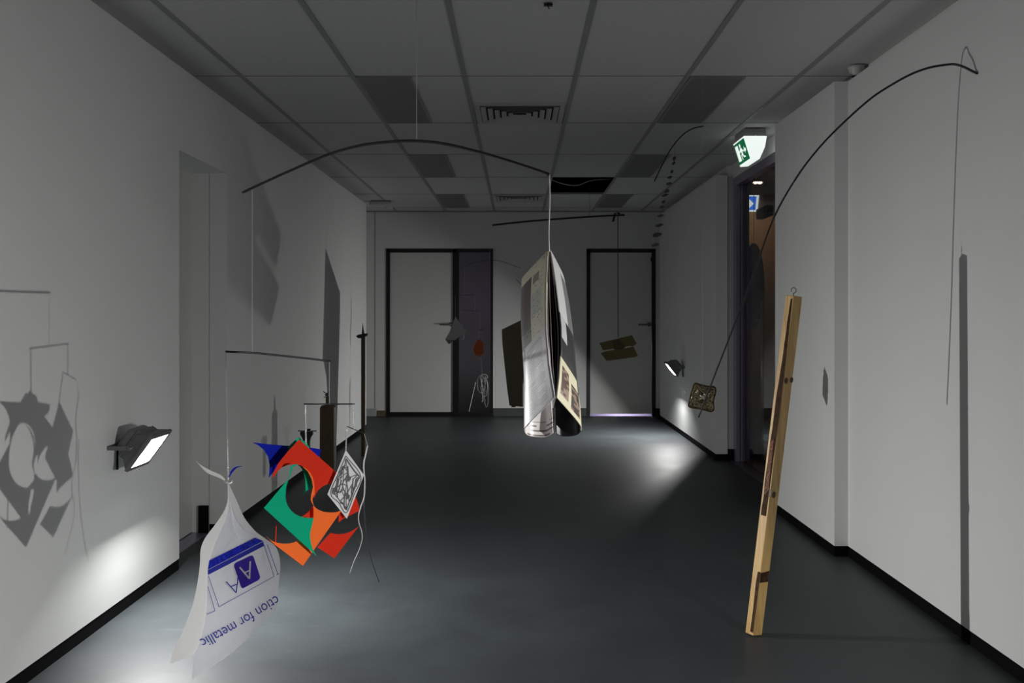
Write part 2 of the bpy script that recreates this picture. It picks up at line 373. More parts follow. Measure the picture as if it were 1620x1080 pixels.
# end wall behind the viewpoint with a dusk window
fwz = (.5, 2.35); fwx = (-1.55, -.35)
wf = MB(); wf.box(-2.0, fwx[0], YF-.1, YF, 0, CEIL); wf.box(fwx[1], 2.0, YF-.1, YF, 0, CEIL); wf.box(fwx[0], fwx[1], YF-.1, YF, 0, fwz[0]); wf.box(fwx[0], fwx[1], YF-.1, YF, fwz[1], CEIL)
struct('wall_front', wf, M_wall)
w2 = thing('window_2', 'violet dusk window in the end wall behind the viewpoint', 'window', (sum(fwx)/2, YF, fwz[0])); w2['kind'] = 'structure'
MB().box(fwx[0], fwx[1], YF-.09, YF-.07, *fwz).build('pane', M_violet, w2)
f = MB(); f.box(fwx[0], fwx[0]+.05, YF-.06, YF+.01, *fwz); f.box(fwx[1]-.05, fwx[1], YF-.06, YF+.01, *fwz); f.box(fwx[0], fwx[1], YF-.06, YF+.01, fwz[0], fwz[0]+.05); f.box(fwx[0], fwx[1], YF-.06, YF+.01, fwz[1]-.05, fwz[1])
f.build('window_frame', M_black, w2)

# glass doorway on the right and the lobby beyond it
d4 = thing('door_4', 'glass door in a dark metal frame in the right wall', 'door', (1.88, 6.8, 0)); d4['kind'] = 'structure'
f = MB(); f.box(1.835, 1.866, 7.74, 7.86, 0, 2.40); f.box(1.876, 1.905, 7.74, 7.86, 0, 2.40); f.box(1.866, 1.876, 7.77, 7.86, 0, 2.4)
f.box(1.835, 1.905, 5.80, 5.86, 0, 2.40); f.box(1.835, 1.905, 5.86, 7.74, 2.33, 2.40)
f.build('door_frame', M_alud, d4)
MB().box(1.80, 2.02, 5.80, 7.84, 0, .012).build('threshold', M_alu, d4)
MB().box(1.886, 1.894, 5.86, 7.74, .02, 2.33).build('pane', M_glass, d4)
h = MB().tube([(1.95, 7.35, .25), (1.95, 7.35, 1.35)], .016, 12).build('pull_handle', M_steel, d4, smooth=True)
g = MB(); g.tube([(1.894, 7.35, .4), (1.95, 7.35, .4)], .01, 8); g.tube([(1.894, 7.35, 1.2), (1.95, 7.35, 1.2)], .01, 8); g.build('standoff', M_steel, h)
MB().box(1.90, 1.96, 7.05, 7.35, 2.0, 2.08).build('door_closer', M_black, d4, bevel=.006)
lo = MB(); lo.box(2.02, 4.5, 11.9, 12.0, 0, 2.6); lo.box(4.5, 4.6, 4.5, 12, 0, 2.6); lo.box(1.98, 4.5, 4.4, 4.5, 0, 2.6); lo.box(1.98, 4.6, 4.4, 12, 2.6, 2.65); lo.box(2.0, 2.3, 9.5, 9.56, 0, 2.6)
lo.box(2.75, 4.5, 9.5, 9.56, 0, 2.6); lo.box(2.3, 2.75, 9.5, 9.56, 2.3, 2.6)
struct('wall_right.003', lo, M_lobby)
d5 = thing('door_5', 'brown wooden lobby door seen through the glass door', 'door', (2.52, 9.52, 0)); d5['kind'] = 'structure'
MB().box(2.3, 2.75, 9.5, 9.54, .01, 2.3).build('door_panel', M_wood2, d5)
MB().tube([(2.40, 9.46, .95), (2.40, 9.46, 1.25)], .01, 8).build('door_handle', M_steel, d5)

# ------------------------------------------------------------------ ceiling fittings
def ceiling_light(x0, y0, label):
    r = thing('ceiling_light', label, 'light', (x0+.15, y0+.6, CEIL), 'unlit ceiling light panels')
    f = MB(); f.box(x0, x0+.012, y0+.01, y0+1.19, CEIL-.006, CEIL+.0015); f.box(x0+.288, x0+.30, y0+.01, y0+1.19, CEIL-.006, CEIL+.0015)
    f.box(x0+.012, x0+.288, y0+.01, y0+.022, CEIL-.006, CEIL+.0015); f.box(x0+.012, x0+.288, y0+1.178, y0+1.19, CEIL-.006, CEIL+.0015)
    f.build('frame', M_grid, r)
    MB().box(x0+.012, x0+.288, y0+.022, y0+1.178, CEIL-.003, CEIL+.001).build('diffuser', M_lite, r)
for x0, side in ((-.872, 'left'), (.93, 'right')):
    for y0, d in ((4.96, 'nearest unlit light panel on the %s half of the ceiling'), (7.36, 'middle unlit light panel of the three on the ceiling\'s %s half'), (9.76, 'farthest unlit light panel on the %s half of the ceiling, by the far wall')):
        ceiling_light(x0, y0, d % side)
def vent(cx, cy, s, label):
    r = thing('ceiling_vent', label, 'vent', (cx, cy, CEIL), 'square ceiling air vents')
    h = s/2; f = MB()
    for a, b_, c, d in ((-h, h, -h, -h+.03), (-h, h, h-.03, h), (-h, -h+.03, -h+.03, h-.03), (h-.03, h, -h+.03, h-.03)): f.box(cx+a, cx+b_, cy+c, cy+d, CEIL-.012, CEIL+.001)
    f.build('frame', M_vent, r)
    MB().box(cx-h+.03, cx+h-.03, cy-h+.03, cy+h-.03, CEIL-.0015, CEIL+.001).build('backing', M_void, r)
    for k in range(5):
        o = h-.035-k*.042; i = o-.03; l = MB()
        zo, zi = CEIL-.016, CEIL-.002
        cs = [(-1, -1), (1, -1), (1, 1), (-1, 1)]
        for q in range(4):
            a, b_ = cs[q], cs[(q+1) % 4]
            l.add([(cx+a[0]*o, cy+a[1]*o, zo), (cx+b_[0]*o, cy+b_[1]*o, zo), (cx+b_[0]*i, cy+b_[1]*i, zi), (cx+a[0]*i, cy+a[1]*i, zi),
                   (cx+a[0]*o, cy+a[1]*o, zo-.0015), (cx+b_[0]*o, cy+b_[1]*o, zo-.0015), (cx+b_[0]*i, cy+b_[1]*i, zi-.0015), (cx+a[0]*i, cy+a[1]*i, zi-.0015)],
                  [(0, 1, 2, 3), (7, 6, 5, 4), (0, 4, 5, 1), (2, 6, 7, 3)])
        l.build('louvre', M_vent, r)
vent(.013, 5.86, .55, 'large square louvred air vent in the middle of the ceiling')
vent(.013, 10.06, .55, 'far square air vent on the ceiling close to the far wall')
tag(MB().tube(smooth_pts([(.3, 9.3, 2.62), (.45, 9.32, 2.57), (.6, 9.35, 2.555), (.75, 9.3, 2.60), (.95, 9.35, 2.62)]), .0045, 8).build('cable', M_plastic, smooth=True, origin=(.6, 9.3, 2.56)),
    'pale cable crossing the black opening of the lifted ceiling tile', 'cable')
r = thing('emergency_light', 'small white flat fitting on the ceiling at the far left corner', 'light', (-1.5, 10.35, CEIL))
MB().box(-1.66, -1.40, 10.28, 10.42, CEIL-.06, CEIL-.004).build('body', M_plastic, r, bevel=.02)
MB().lathe([(.045, 0), (.04, .03), (.02, .045)], (-1.44, 10.35, CEIL-.05), (0, -.6, -.8)).build('lens', M_plastic, r, smooth=True)
r = thing('motion_sensor', 'small grey cone sensor on the ceiling above the right wall edge', 'sensor', (1.745, 4.75, CEIL))
MB().lathe([(.042, 0), (.04, .012), (.03, .045), (.026, .05)], (1.745, 4.75, CEIL-.004), (0, 0, -1)).build('cup', M_plastic, r, smooth=True)
MB().lathe([(.024, 0), (.018, .012), (.006, .018)], (1.745, 4.75, CEIL-.052), (0, 0, -1)).build('lens', M_black, r, smooth=True)
r = thing('ceiling_hook', 'tiny black hook plate at the top middle of the ceiling', 'hook', (.126, 3.80, CEIL))
MB().box(.108, .144, 3.79, 3.81, CEIL-.012, CEIL-.004).build('plate', M_black, r)
MB().tube([(.126, 3.8, CEIL-.012), (.126, 3.8, CEIL-.02), (.132, 3.8, CEIL-.024)], .002, 6).build('hook', M_black, r)

# exit sign
def exit_sign():
    Y0, Y1 = 6.30, 6.615
    r = thing('exit_sign', 'lit white wedge exit sign with a green running figure face, over the glass door', 'sign', (1.625, 6.45, CEIL))
    MB().box(1.555, 1.70, Y0+.01, Y1-.01, 2.462, CEIL-.006).build('base', M_grid, r, bevel=.003)
    MB().lathe([(.004, 0), (.003, .004)], (1.63, Y0+.01, 2.466), (0, -1, 0)).build('screw', M_plastic, r)
    prof = [(1.545, 2.461), (1.704, 2.461), (1.692, 2.388), (1.655, 2.304), (1.597, 2.298)]
    b = MB(); n = len(prof)
    vs = [(x, Y0, z) for x, z in prof]+[(x, Y1, z) for x, z in prof]
    b.add(vs, [tuple(range(n)), tuple(range(2*n-1, n-1, -1))]+[(i, i+n, (i+1) % n+n, (i+1) % n) for i in range(n)])
    b.build('diffuser', M_sign_w, r, bevel=.003)
    # face frame: origin at the near top corner, a along Y, d down the slope
    P0 = Vector((1.545, Y0, 2.461)); d = Vector((1.597-1.545, 0, 2.298-2.461)); L = d.length; d.normalize(); a = Vector((0, 1, 0)); nn = Vector((d.z, 0, -d.x)).normalized()
    if nn.x > 0: nn = -nn
    def S(u, v, e): return P0+a*u+d*v+nn*e
    b = MB(); b.poly([S(.012, .012, .001), S(.303, .012, .001), S(.303, L-.012, .001), S(.012, L-.012, .001)], nn*.003)
    g = b.build('face_panel', M_sign_g, r); g['label'] = 'green panel with white running figure'
    # pictogram: white doorway with a figure running into it, and a white frame edge
    p = MB()
    def pl(pts): p.poly([S(u, v, .0042) for u, v in pts], nn*.001)
    pl([(.205, .03), (.275, .03), (.275, .14), (.205, .14)])
    cxx, cyy = .150, .042
    pl([(cxx+.014*math.cos(q*.5236), cyy+.014*math.sin(q*.5236)) for q in range(12)])
    pl([(.128, .060), (.158, .056), (.168, .075), (.150, .100), (.132, .092)])                     # trunk
    pl([(.158, .060), (.190, .078), (.205, .070), (.208, .076), (.190, .088), (.154, .070)])        # front arm
    pl([(.130, .062), (.108, .082), (.088, .080), (.088, .087), (.110, .091), (.135, .074)])       # rear arm
    pl([(.150, .096), (.178, .108), (.172, .140), (.162, .140), (.165, .114), (.136, .104)])       # front leg
    pl([(.134, .092), (.120, .118), (.086, .122), (.086, .131), (.126, .129), (.147, .102)])       # rear leg
    pl([(.034, .075), (.060, .075), (.060, .062), (.080, .085), (.060, .108), (.060, .095), (.034, .095)][::-1])
    p.build('pictogram', M_sign_p, g)
exit_sign()
def arrow_sign():
    Y = 8.9
    r = thing('arrow_sign', 'blue lit sign with a white arrow pointing right, beyond the glass door', 'sign', at(1186, 322, Y))
    q = [at(1169, 308.5, Y), at(1201, 308.5, Y), at(1198.5, 334, Y), at(1169, 334, Y)]
    MB().poly(q, (0, .05, 0)).build('housing', M_sign_w, r)
    q = [at(1169, 310.5, Y-.002), at(1197, 310.5, Y-.002), at(1195, 332, Y-.002), at(1169, 332, Y-.002)]
    b = MB().poly(q, (0, .004, 0)).build('face_panel', M_sign_b, r); b['label'] = 'blue face with white arrow'
    ar = [(1177, 319.5), (1184, 319.5), (1182, 315.5), (1186, 315.5), (1192.5, 322), (1186, 328.5), (1182, 328.5), (1184, 324.5), (1177, 324.5)]
    MB().poly([at(x, y, Y-.004) for x, y in ar], (0, .002, 0)).build('arrow', M_sign_p, b)
    t = MB(); t.box(2.24, 2.25, Y+.02, Y+.03, 2.38, 2.6); t.build('bracket', M_black, r)
arrow_sign()
for k, (px, lab) in enumerate(((1183, 'leftmost of the three small lobby lamps seen through the glass door'), (1195, 'middle of the three small lobby lamps seen through the glass door'), (1202, 'rightmost of the three small lobby lamps seen through the glass door'))):
    p = at(px, 291, 9.0); r = thing('downlight', lab, 'light', (p.x, 9.0, 2.6), 'lobby ceiling lamps')
    MB().lathe([(.006, 0), (.006, .05), (.03, .055), (.03, .06)], (p.x, 9.0, 2.6), (0, 0, -1)).build('stem', M_black, r)
    MB().lathe([(.022, 0), (.022, .012), (.012, .02)], (p.x, 9.0, 2.54), (0, 0, -1)).build('bulb', M_down, r, smooth=True)
    la = bpy.data.lights.new('bulb_light', 'SPOT'); la.energy = 6; la.spot_size = 2.4; la.spot_blend = .6; la.shadow_soft_size = .02; la.color = (1, .84, .68)
    lb_ = bpy.data.objects.new('bulb_light', la); C.objects.link(lb_); lb_.parent = r; lb_.location = (0, -.0, -.085); lb_.rotation_euler = (.35, 0, 0)

# ------------------------------------------------------------------ flood lamps
def flood(c, n, wallx, label, power=1.0):
    c = Vector(c); n = Vector(n).normalized(); up = Vector((0, 0, 1)); s = up.cross(n).normalized(); u = n.cross(s).normalized()
    def T(v): return c+n*v[0]+s*v[1]+u*v[2]
    r = thing('flood_lamp', label, 'lamp', (wallx, c.y, c.z), 'wall flood lamps')
    W, V = .108, .088
    def ring(x, w, v): return [T((x, -w, -v)), T((x, w, -v)), T((x, w, v)), T((x, -w, v))]
    def loft(mb, rings, cap0=True, cap1=True):
        vs = [p for q in rings for p in q]; fs = []
        for i in range(len(rings)-1):
            for k in range(4): fs.append((i*4+k, i*4+(k+1) % 4, (i+1)*4+(k+1) % 4, (i+1)*4+k))
        if cap0: fs.append((3, 2, 1, 0))
        if cap1: e = (len(rings)-1)*4; fs.append((e, e+1, e+2, e+3))
        mb.add(vs, fs)
    b = MB(); loft(b, [ring(-.010, W, V), ring(.003, W, V), ring(.003, W-.018, V-.018), ring(-.006, W-.018, V-.018)], False, False)
    b.build('bezel', M_lamp, r, bevel=.002)
    g = MB(); loft(g, [ring(.0034, W-.005, V-.005), ring(.0042, W-.0055, V-.0055), ring(.0042, W-.008, V-.008), ring(.0034, W-.0085, V-.0085)], False, False)
    g.build('gasket', M_steel, r)
    DR = .027            # the chip sits this far behind the front edge
    b = MB(); loft(b, [ring(-DR, .018, .018), ring(-.003, W-.018, V-.018)], False, False); b.build('reflector', M_refl, r)
    b = MB(); loft(b, [ring(-DR-.003, .0185, .0185), ring(-DR-.0005, .0185, .0185)]); b.build('chip_mount', M_steel, r)
    MB().add(ring(-DR+.0005, .0155, .0155), [(0, 1, 2, 3)]).build('led_chip', M_chip_led, r)
    la = bpy.data.lights.new('led', 'AREA'); la.shape = 'SQUARE'; la.size = .022; la.energy = LAMP_W*power; la.spread = math.radians(157); la.color = (1, .998, .985)
    lo = bpy.data.objects.new('led', la); C.objects.link(lo); lo.parent = r
    lo.matrix_basis = Matrix.Translation(T((-DR+.002, 0, 0))-Vector(r.location)) @ n.to_track_quat('-Z', 'Y').to_matrix().to_4x4()
    b = MB(); loft(b, [ring(-.0095, W-.003, V-.003), ring(-.022, W-.010, V-.010), ring(-.045, W-.022, V-.025), ring(-.062, W-.03, V-.036)], False, True)
    for k in range(7):
        y = -.072+.024*k; b.box(-.070, -.030, y-.0025, y+.0025, -V+.022, V-.022, T)
    b.build('housing', M_lamp, r, bevel=.0015)
    b = MB(); loft(b, [ring(-.066, .066, .052), ring(-.072, .070, .056), ring(-.098, .066, .05), ring(-.108, .052, .036)])
    b.build('driver_box', M_lamp, r, bevel=.003)
    # yoke from the wall to the pivots
    pv = c-n*.042; d = 1 if wallx > c.x else -1; a = MB(); z0, z1 = pv.z-.0085, pv.z+.0085
    for sg in (-1, 1):
        y = c.y+sg*(W+.006); x0, x1 = sorted((wallx-d*.004, pv.x-d*.012)); a.box(x0, x1, y-.002, y+.002, z0, z1)
    x0, x1 = sorted((wallx-d*.0005, wallx-d*.004)); a.box(x0, x1, c.y-W-.008, c.y+W+.008, z0, z1)
    yk = a.build('bracket', M_lamp, r, bevel=.001)
    for sg in (-1, 1):
        MB().lathe([(.009, 0), (.009, .003), (.006, .006)], (pv.x, c.y+sg*(W+.008), pv.z), (0, sg, 0), 14).build('bolt', M_steel, yk)
    MB().tube(smooth_pts([T((-.10, .0, -.03)), T((-.112, -.01, -.055)), T((-.10, -.02, -.075)), Vector((wallx-d*.006, c.y-.03, c.z-.075))]), .0045, 8).build('cable', M_black, r, smooth=True)
flood((-1.517, 3.80, .676), (.81, 0, -.587), XL, 'grey flood lamp bracketed to the left wall, shining right', 1.05)
flood((1.564, 9.42, .686), (-.79, .0, -.61), XR, 'small dark flood lamp on the far right wall by the corner', .92)
flood((1.564, 1.50, .68), (-.81, 0, -.587), XR, 'flood lamp on the right wall just outside the view', 1.12)

# light in the room behind the far right door, leaking under it
la = bpy.data.lights.new('room_lamp', 'AREA'); la.energy = 60; la.size = .3; la.color = (.72, .62, 1)
lo_ = bpy.data.objects.new('room_lamp', la); C.objects.link(lo_); lo_.location = (1.45, 12.9, .9)

# ------------------------------------------------------------------ the large mobile
YM = 2.55
def ypl(x): return 2.58+.0014*(x-478)            # the hanging plane of the left group
def rod(name, pts, r, label, root_loc=None, m=None, thr=(), taper=None, group=None, cat='rod'):
    pts = smooth_pts(pts, 8) if len(pts) > 2 else pts
    mid = pts[len(pts)//2]; t = thing(name, label, cat, mid, group)
    MB().tube(pts, r, 8).build('rod', m or M_rod, t, smooth=True)
    for a, b, rr, mm in thr: thread(t, a, b, rr, mm)
    return t
def arcY(x): return 2.469+(x-399)*(1.90-2.469)/(868-399)
arc_px = [(384, 304.5), (420, 287.5), (470, 265), (520, 244), (570, 230), (620, 224), (659, 223), (700, 227), (750, 238.5), (800, 253), (840, 266), (869, 276)]
A = at(659, 223, arcY(659))
rod('mobile_rod', [at(x, y, arcY(x)) for x, y in arc_px], .0036, 'long dark arched rod under the ceiling with the magazine at its right end',
    thr=[(A, Vector((A.x, A.y, CEIL)), .0009, None)], group='rods of the large mobile')
e = at(399, 557, ypl(399))
rod('mobile_rod', [at(357, 556, ypl(357)), at(400, 558, ypl(400)), at(460, 564, ypl(460)), at(523, 571, ypl(523))], .0028, 'slightly bowed dark rod above the bag and cutouts, second rod down on the left',
    thr=[(e, at(399, 297.5, arcY(399)), .0007, None)], group='rods of the large mobile')
e = at(521, 638.5, ypl(521))
rod('mobile_rod', [at(480.5, 639, ypl(480)), at(561, 639, ypl(561))], .0018, 'short level dark rod just above the coloured cutouts',
    thr=[(e, at(521, 571, ypl(521)), .0008, None)], group='rods of the large mobile')
e = at(559.5, 678.5, ypl(559)-.0)
rod('mobile_rod', [at(548.5, 674, ypl(549)), at(576, 685.5, ypl(576))], .0014, 'tiny tilted dark rod above the drawing card',
    thr=[(e, at(559, 639, ypl(559)), .0016, M_tape)], group='rods of the large mobile')

# coloured card cutouts slotted together
def zz(pts, off, k=4.0, ox=380, oy=660): return [at(ox+x/k, oy+y/k, ypl(ox+x/k)+off) for x, y in pts]
cl = thing('paper_sculpture', 'slotted blue, red, green and orange card cutouts hanging beside the plastic bag', 'sculpture', at(485, 890, 2.58))
def sheet(name, m, polys, off, lab, tilt=None):
    b = MB()
    for p in polys:
        pts = curve2(p+[p[0]], 1) if False else p
        b.poly(zz(pts, off), (0, .0012, 0))
    o = b.build(name, m, cl); o['label'] = lab; return o
sheet('card_sheet', M_blue, [[(75, 158), (185, 171), (320, 181), (440, 190), (512, 203), (500, 250), (470, 262), (300, 262), (240, 305), (180, 383), (184, 340), (186, 300), (176, 250), (150, 205), (112, 175)]], .035, 'blue card sheet')
sheet('card_sheet', M_green, [[(150, 573), (258, 445), (300, 395), (312, 360), (318, 315), (332, 301), (345, 298), (372, 296), (352, 306), (334, 316), (322, 350), (303, 400), (291, 440), (286, 500), (291, 535), (302, 562), (320, 588), (345, 610), (372, 624), (400, 632), (432, 636), (465, 635), (455, 680), (443, 725), (442, 760), (447, 795), (460, 838), (483, 877)]], -.03, 'green card sheet, front part')
sheet('card_sheet', M_green, [[(300, 190), (368, 124), (398, 150), (415, 148), (437, 192), (440, 260), (420, 300), (430, 350), (446, 390), (453, 440), (420, 465), (393, 496), (412, 440), (412, 390), (398, 340), (380, 312), (330, 280)]], .022, 'green card sheet, rear blade')
sheet('card_sheet', M_red, [[(372, 140), (303, 213), (240, 292), (204, 367), (206, 384), (240, 336), (262, 318), (285, 307), (315, 299), (345, 297), (372, 300), (398, 311), (420, 330), (440, 360), (456, 400), (466, 450), (470, 490), (468, 512), (478, 485), (492, 463), (510, 446), (532, 431), (555, 422), (580, 418), (615, 436), (640, 465), (652, 510), (645, 560), (625, 605), (622, 664), (655, 640), (690, 622), (752, 592), (750, 560), (735, 515), (690, 425), (605, 345)],
      [(376, 633), (400, 622), (430, 600), (462, 560), (470, 640), (440, 642)], [(488, 822), (596, 891), (752, 687), (725, 708), (700, 722), (670, 733), (640, 738), (605, 738), (570, 732)], [(226, 666), (231, 668), (226, 838), (220, 828)]], 0, 'red card sheet')
sheet('card_sheet', M_orange, [[(464, 558), (480, 575), (500, 587), (526, 597), (555, 601), (585, 602), (612, 599), (643, 587), (397, 939), (215, 802), (166, 754), (188, 774), (210, 786), (235, 794), (262, 798), (290, 799), (315, 797), (340, 791), (362, 780), (400, 790), (430, 760), (440, 720), (452, 690), (464, 640)],
      [(395, 312), (420, 326), (441, 347), (458, 378), (468, 420), (472, 480), (456, 520), (465, 562), (446, 524), (449, 490), (461, 440), (452, 390), (428, 342)]], -.014, 'orange card sheet')
thread(cl, at(484, 702, ypl(484)), at(483, 640, ypl(483)), .0022, M_tape)

# drawing card
def card():
    Y = 2.662; k = 4
    def q(x, y, e=0): return at(380+x/k, 660+y/k, Y-e+(x-670)*.00035)
    cor = [(552, 487), (668, 207), (783, 365), (675, 641)]
    r = thing('drawing_card', 'white diamond-hung card with a black scribble drawing', 'card', q(668, 420))
    MB().poly([q(*p) for p in cor], (0, .0015, 0)).build('card', M_card, r)
    def uv(u, v):      # bilinear on the card, u along top edge, v down
        a, b, c, d = [Vector((*p, 0)) for p in (cor[1], cor[2], cor[3], cor[0])]
        return (a*(1-u)+b*u)*(1-v)+(d*(1-u)+c*u)*v
    ink = MB()
    def stroke(pts, wd):
        P = [uv(u, v) for u, v in pts]; P = smooth_pts(P, 5) if len(P) > 2 else P
        L = []; R = []
        for i, p in enumerate(P):
            d = P[min(i+1, len(P)-1)]-P[max(i-1, 0)]; d.normalize(); nrm = Vector((-d.y, d.x, 0))*wd/2
            L.append(q(*(p+nrm).xy, .0012)); R.append(q(*(p-nrm).xy, .0012))
        n = len(P); ink.add(L+R, [(i, i+1, n+i+1, n+i) for i in range(n-1)])
    stroke([(.09, .08), (.91, .08), (.92, .5), (.9, .92), (.5, .91), (.1, .92), (.08, .5), (.09, .08)], 5)
    stroke([(.13, .12), (.6, .13), (.88, .11)], 9); stroke([(.86, .14), (.85, .5), (.87, .88)], 6)
    rd = random.Random(5)
    for k_ in range(15):
        u, v = rd.uniform(.2, .8), rd.uniform(.2, .8); pts = [(u, v)]
        for _ in range(4):
            u = min(.86, max(.14, u+rd.uniform(-.28, .28))); v = min(.86, max(.14, v+rd.uniform(-.28, .28))); pts.append((u, v))
        stroke(pts, rd.uniform(4, 8))
    for u, v, s in ((.5, .33, .09), (.72, .62, .08), (.2, .78, .07), (.16, .4, .06)):
        stroke([(u-s, v), (u, v+.02), (u+s, v-.01)], 22); stroke([(u-s*.5, v+.06), (u+s*.6, v+.05)], 18)
    stroke([(.8, .2), (.86, .35)], 16); stroke([(.14, .55), (.2, .7), (.15, .86)], 16)
    ink.build('drawing', M_ink, r)
    thread(r, q(668, 212), at(548.5, 674, ypl(549)), .0018, M_tape)
card()
wp = [(806, 178), (795, 230), (783, 290), (784, 350), (789, 400), (785, 500), (765, 560), (749, 620), (752, 670), (768, 720), (771, 770), (751, 840), (720, 910), (693, 985)]
P = smooth_pts(zz(wp, .0), 5)
r = thing('wavy_wire', 'thin wavy white wire hanging beside the drawing card', 'wire', P[-1])
MB().tube(P, [.0019*(1-.55*i/len(P)) for i in range(len(P))], 8).build('wire', M_white_wire, r, smooth=True)
thread(r, P[0], at(576, 685.5, ypl(576)), .0007)
P = smooth_pts(zz([(789, 400), (784, 500), (786, 590), (792, 680), (805, 780), (828, 890), (855, 975), (880, 1043)], .012), 5)
tag(MB().tube(P, .0013, 8).build('dark_wire', M_navy, smooth=True, origin=P[-1]), 'thin dark navy wire curving down to the right below the drawing card', 'wire')

# ------------------------------------------------------------------ plastic bag
def bag():
    k = 2.455
    def Yb(x, y): return 2.30+.035*math.sin((x-300)/60)+.03*((y-900)/160)**2-.02*math.cos((y-760)/50)
    def Q(x, y, e=0): return at(x, y, Yb(x, y)-e)
    def z1(pts): return [(240+x/k, 640+y/k) for x, y in pts]
    def z5(pts): return [(240+x/5.4, 760+y/5.4) for x, y in pts]
    Lo = curve2(z1([(295, 302), (296, 340), (294, 375), (280, 415), (245, 467), (207, 518), (190, 562), (187, 620), (176, 700), (155, 790), (121, 878), (86, 948), (72, 1006)]), 6)
    Li = curve2(z1([(297, 302), (299, 345), (297, 390), (290, 432), (266, 492), (243, 545), (222, 615), (216, 660), (214, 720), (211, 800), (195, 885), (178, 940), (160, 972)]), 6)
    Ro = curve2(z1([(299, 302), (307, 322), (330, 372), (360, 438), (402, 490), (442, 520), (482, 552), (499, 610), (494, 690), (481, 790), (398, 882), (300, 972), (156, 1066)]), 6)
    Ri = curve2(z1([(299, 302), (304, 345), (314, 400), (332, 448), (362, 484), (408, 512), (440, 532)]), 6)
    r = thing('plastic_bag', 'knotted translucent plastic bag printed in blue, hanging at the lower left', 'bag', Q(361, 1060))
    def strip(a, b, n, e=0): return [[Q(p[0]+(q[0]-p[0])*i/n, p[1]+(q[1]-p[1])*i/n, e) for i in range(n+1)] for p, q in zip(a, b)]
    bot = z1([(160, 972)])[0]
    MB().grid(strip(Li, Ro, 16, 0)).build('film', M_film, r, smooth=True)
    back = [[p+Vector((0, .03*math.sin(math.pi*i/10)*math.sin(math.pi*min(1, j/len(Li))), 0)) for i, p in enumerate(row)] for j, row in enumerate(strip(Li, Ro, 10, -.004))]
    MB().grid(back).build('film_back', M_film, r, smooth=True)
    MB().grid(strip(Lo, Li, 4, .001)).build('border', M_bagwhite, r, smooth=True)
    n = len(Ri); MB().grid(strip(Ri, Ro[:n], 3, .001)).build('border', M_bagwhite, r, smooth=True)
    # tails above the knot
    t1 = curve2(z1([(165, 214), (200, 240), (235, 258), (270, 274), (292, 298)]), 4); t2 = curve2(z1([(178, 226), (212, 262), (245, 277), (272, 289), (295, 306)]), 4)
    MB().grid(strip(t1, t2, 3, .002)).build('tail', M_bagwhite, r, smooth=True)
    t1 = curve2(z1([(354, 238), (326, 241), (308, 256), (299, 282)]), 4); t2 = curve2(z1([(350, 240), (330, 246), (313, 264), (302, 282)]), 4)
    o = MB().grid(strip(t1, t2, 2, .002)).build('tail', M_band, r, smooth=True); o['label'] = 'blue twisted tail'
    c = Q(*z1([(297, 300)])[0]); MB().tube([c+Vector((.008*math.cos(a), .008*math.sin(a), .002*math.sin(2*a))) for a in [i*.5236 for i in range(12)]], .0035, 8, True).build('knot', M_tape, r, smooth=True)
    thread(r, c, at(357, 556, ypl(357)), .0005)
    thread(r, c, c+(at(357, 556, ypl(357))-c)*.32, .0014, M_tape, 'twisted_tie')
    # print
    def patch(pts, e): return [Q(x, y, e) for x, y in pts]
    def fill(mb, quad, n=10, e=.002):
        a, b, c_, d = [Vector((*p, 0)) for p in quad]
        mb.grid([[Q(*(((a*(1-i/n)+b*i/n)*(1-j/n)+(d*(1-i/n)+c_*i/n)*j/n).xy), e) for i in range(n+1)] for j in range(n+1)])
    b = MB(); fill(b, z5([(492, 682), (884, 486), (952, 516), (480, 760)])); b.build('blue_band', M_band, r, smooth=True)
    b = MB(); fill(b, z5([(480, 764), (952, 520), (963, 556), (481, 806)])); b.build('blue_band', M_bluepr, r, smooth=True)
    b = MB(); b.poly(patch(z5([(722, 698), (845, 640), (862, 640), (872, 655), (926, 820), (922, 838), (908, 852), (790, 915), (774, 920), (762, 905), (704, 735), (706, 714)]), .002), (0, .0003, 0))
    sq = b.build('print_square', M_purple, r); sq['label'] = 'violet square with a white letter'
    def line(mb, pts, wd, e):
        for p, q in zip(pts, pts[1:]):
            p = Vector((*p, 0)); q = Vector((*q, 0)); d = (q-p).normalized(); nn = Vector((-d.y, d.x, 0))*wd/2; N = 8
            mb.grid([[Q(*((p*(1-i/N)+q*i/N+nn*sg).xy), e) for i in range(N+1)] for sg in (-1, 1)])
    w_ = MB(); line(w_, z5([(752, 740), (835, 838), (842, 688)]), 2.6, .004); line(w_, z5([(790, 788), (838, 765)]), 2.2, .004)
    w_.build('letter', M_bagwhite, sq)
    b = MB(); line(b, z5([(637, 862), (722, 958), (738, 818)]), 1.7, .003); line(b, z5([(676, 906), (726, 884)]), 1.6, .003)
    line(b, z5([(484, 812), (575, 1078), (1046, 818), (962, 556)]), .9, .003); line(b, z5([(988, 545), (1078, 800)]), .9, .003)
    line(b, z1([(485, 660), (496, 655)]), .9, .003); line(b, z1([(218, 705), (246, 800), (214, 814)]), .9, .003)
    # lettering, hanging upside down
    cu = bpy.data.curves.new('lettering', 'FONT'); cu.body = 'ction for metallic'; ob = bpy.data.objects.new('lettering', cu); C.objects.link(ob)
    dg = bpy.context.evaluated_depsgraph_get(); me = bpy.data.meshes.new_from_object(ob.evaluated_get(dg)); C.objects.unlink(ob); bpy.data.objects.remove(ob)
    xm = max(v.co.x for v in me.vertices)
    s = Vector(z1([(484, 738)])[0]); e_ = Vector(z1([(186, 912)])[0]); ex = (e_-s); Lg = ex.length; ex.normalize(); up = Vector((-ex.y, ex.x)) if (-ex.x) > 0 else Vector((ex.y, -ex.x))
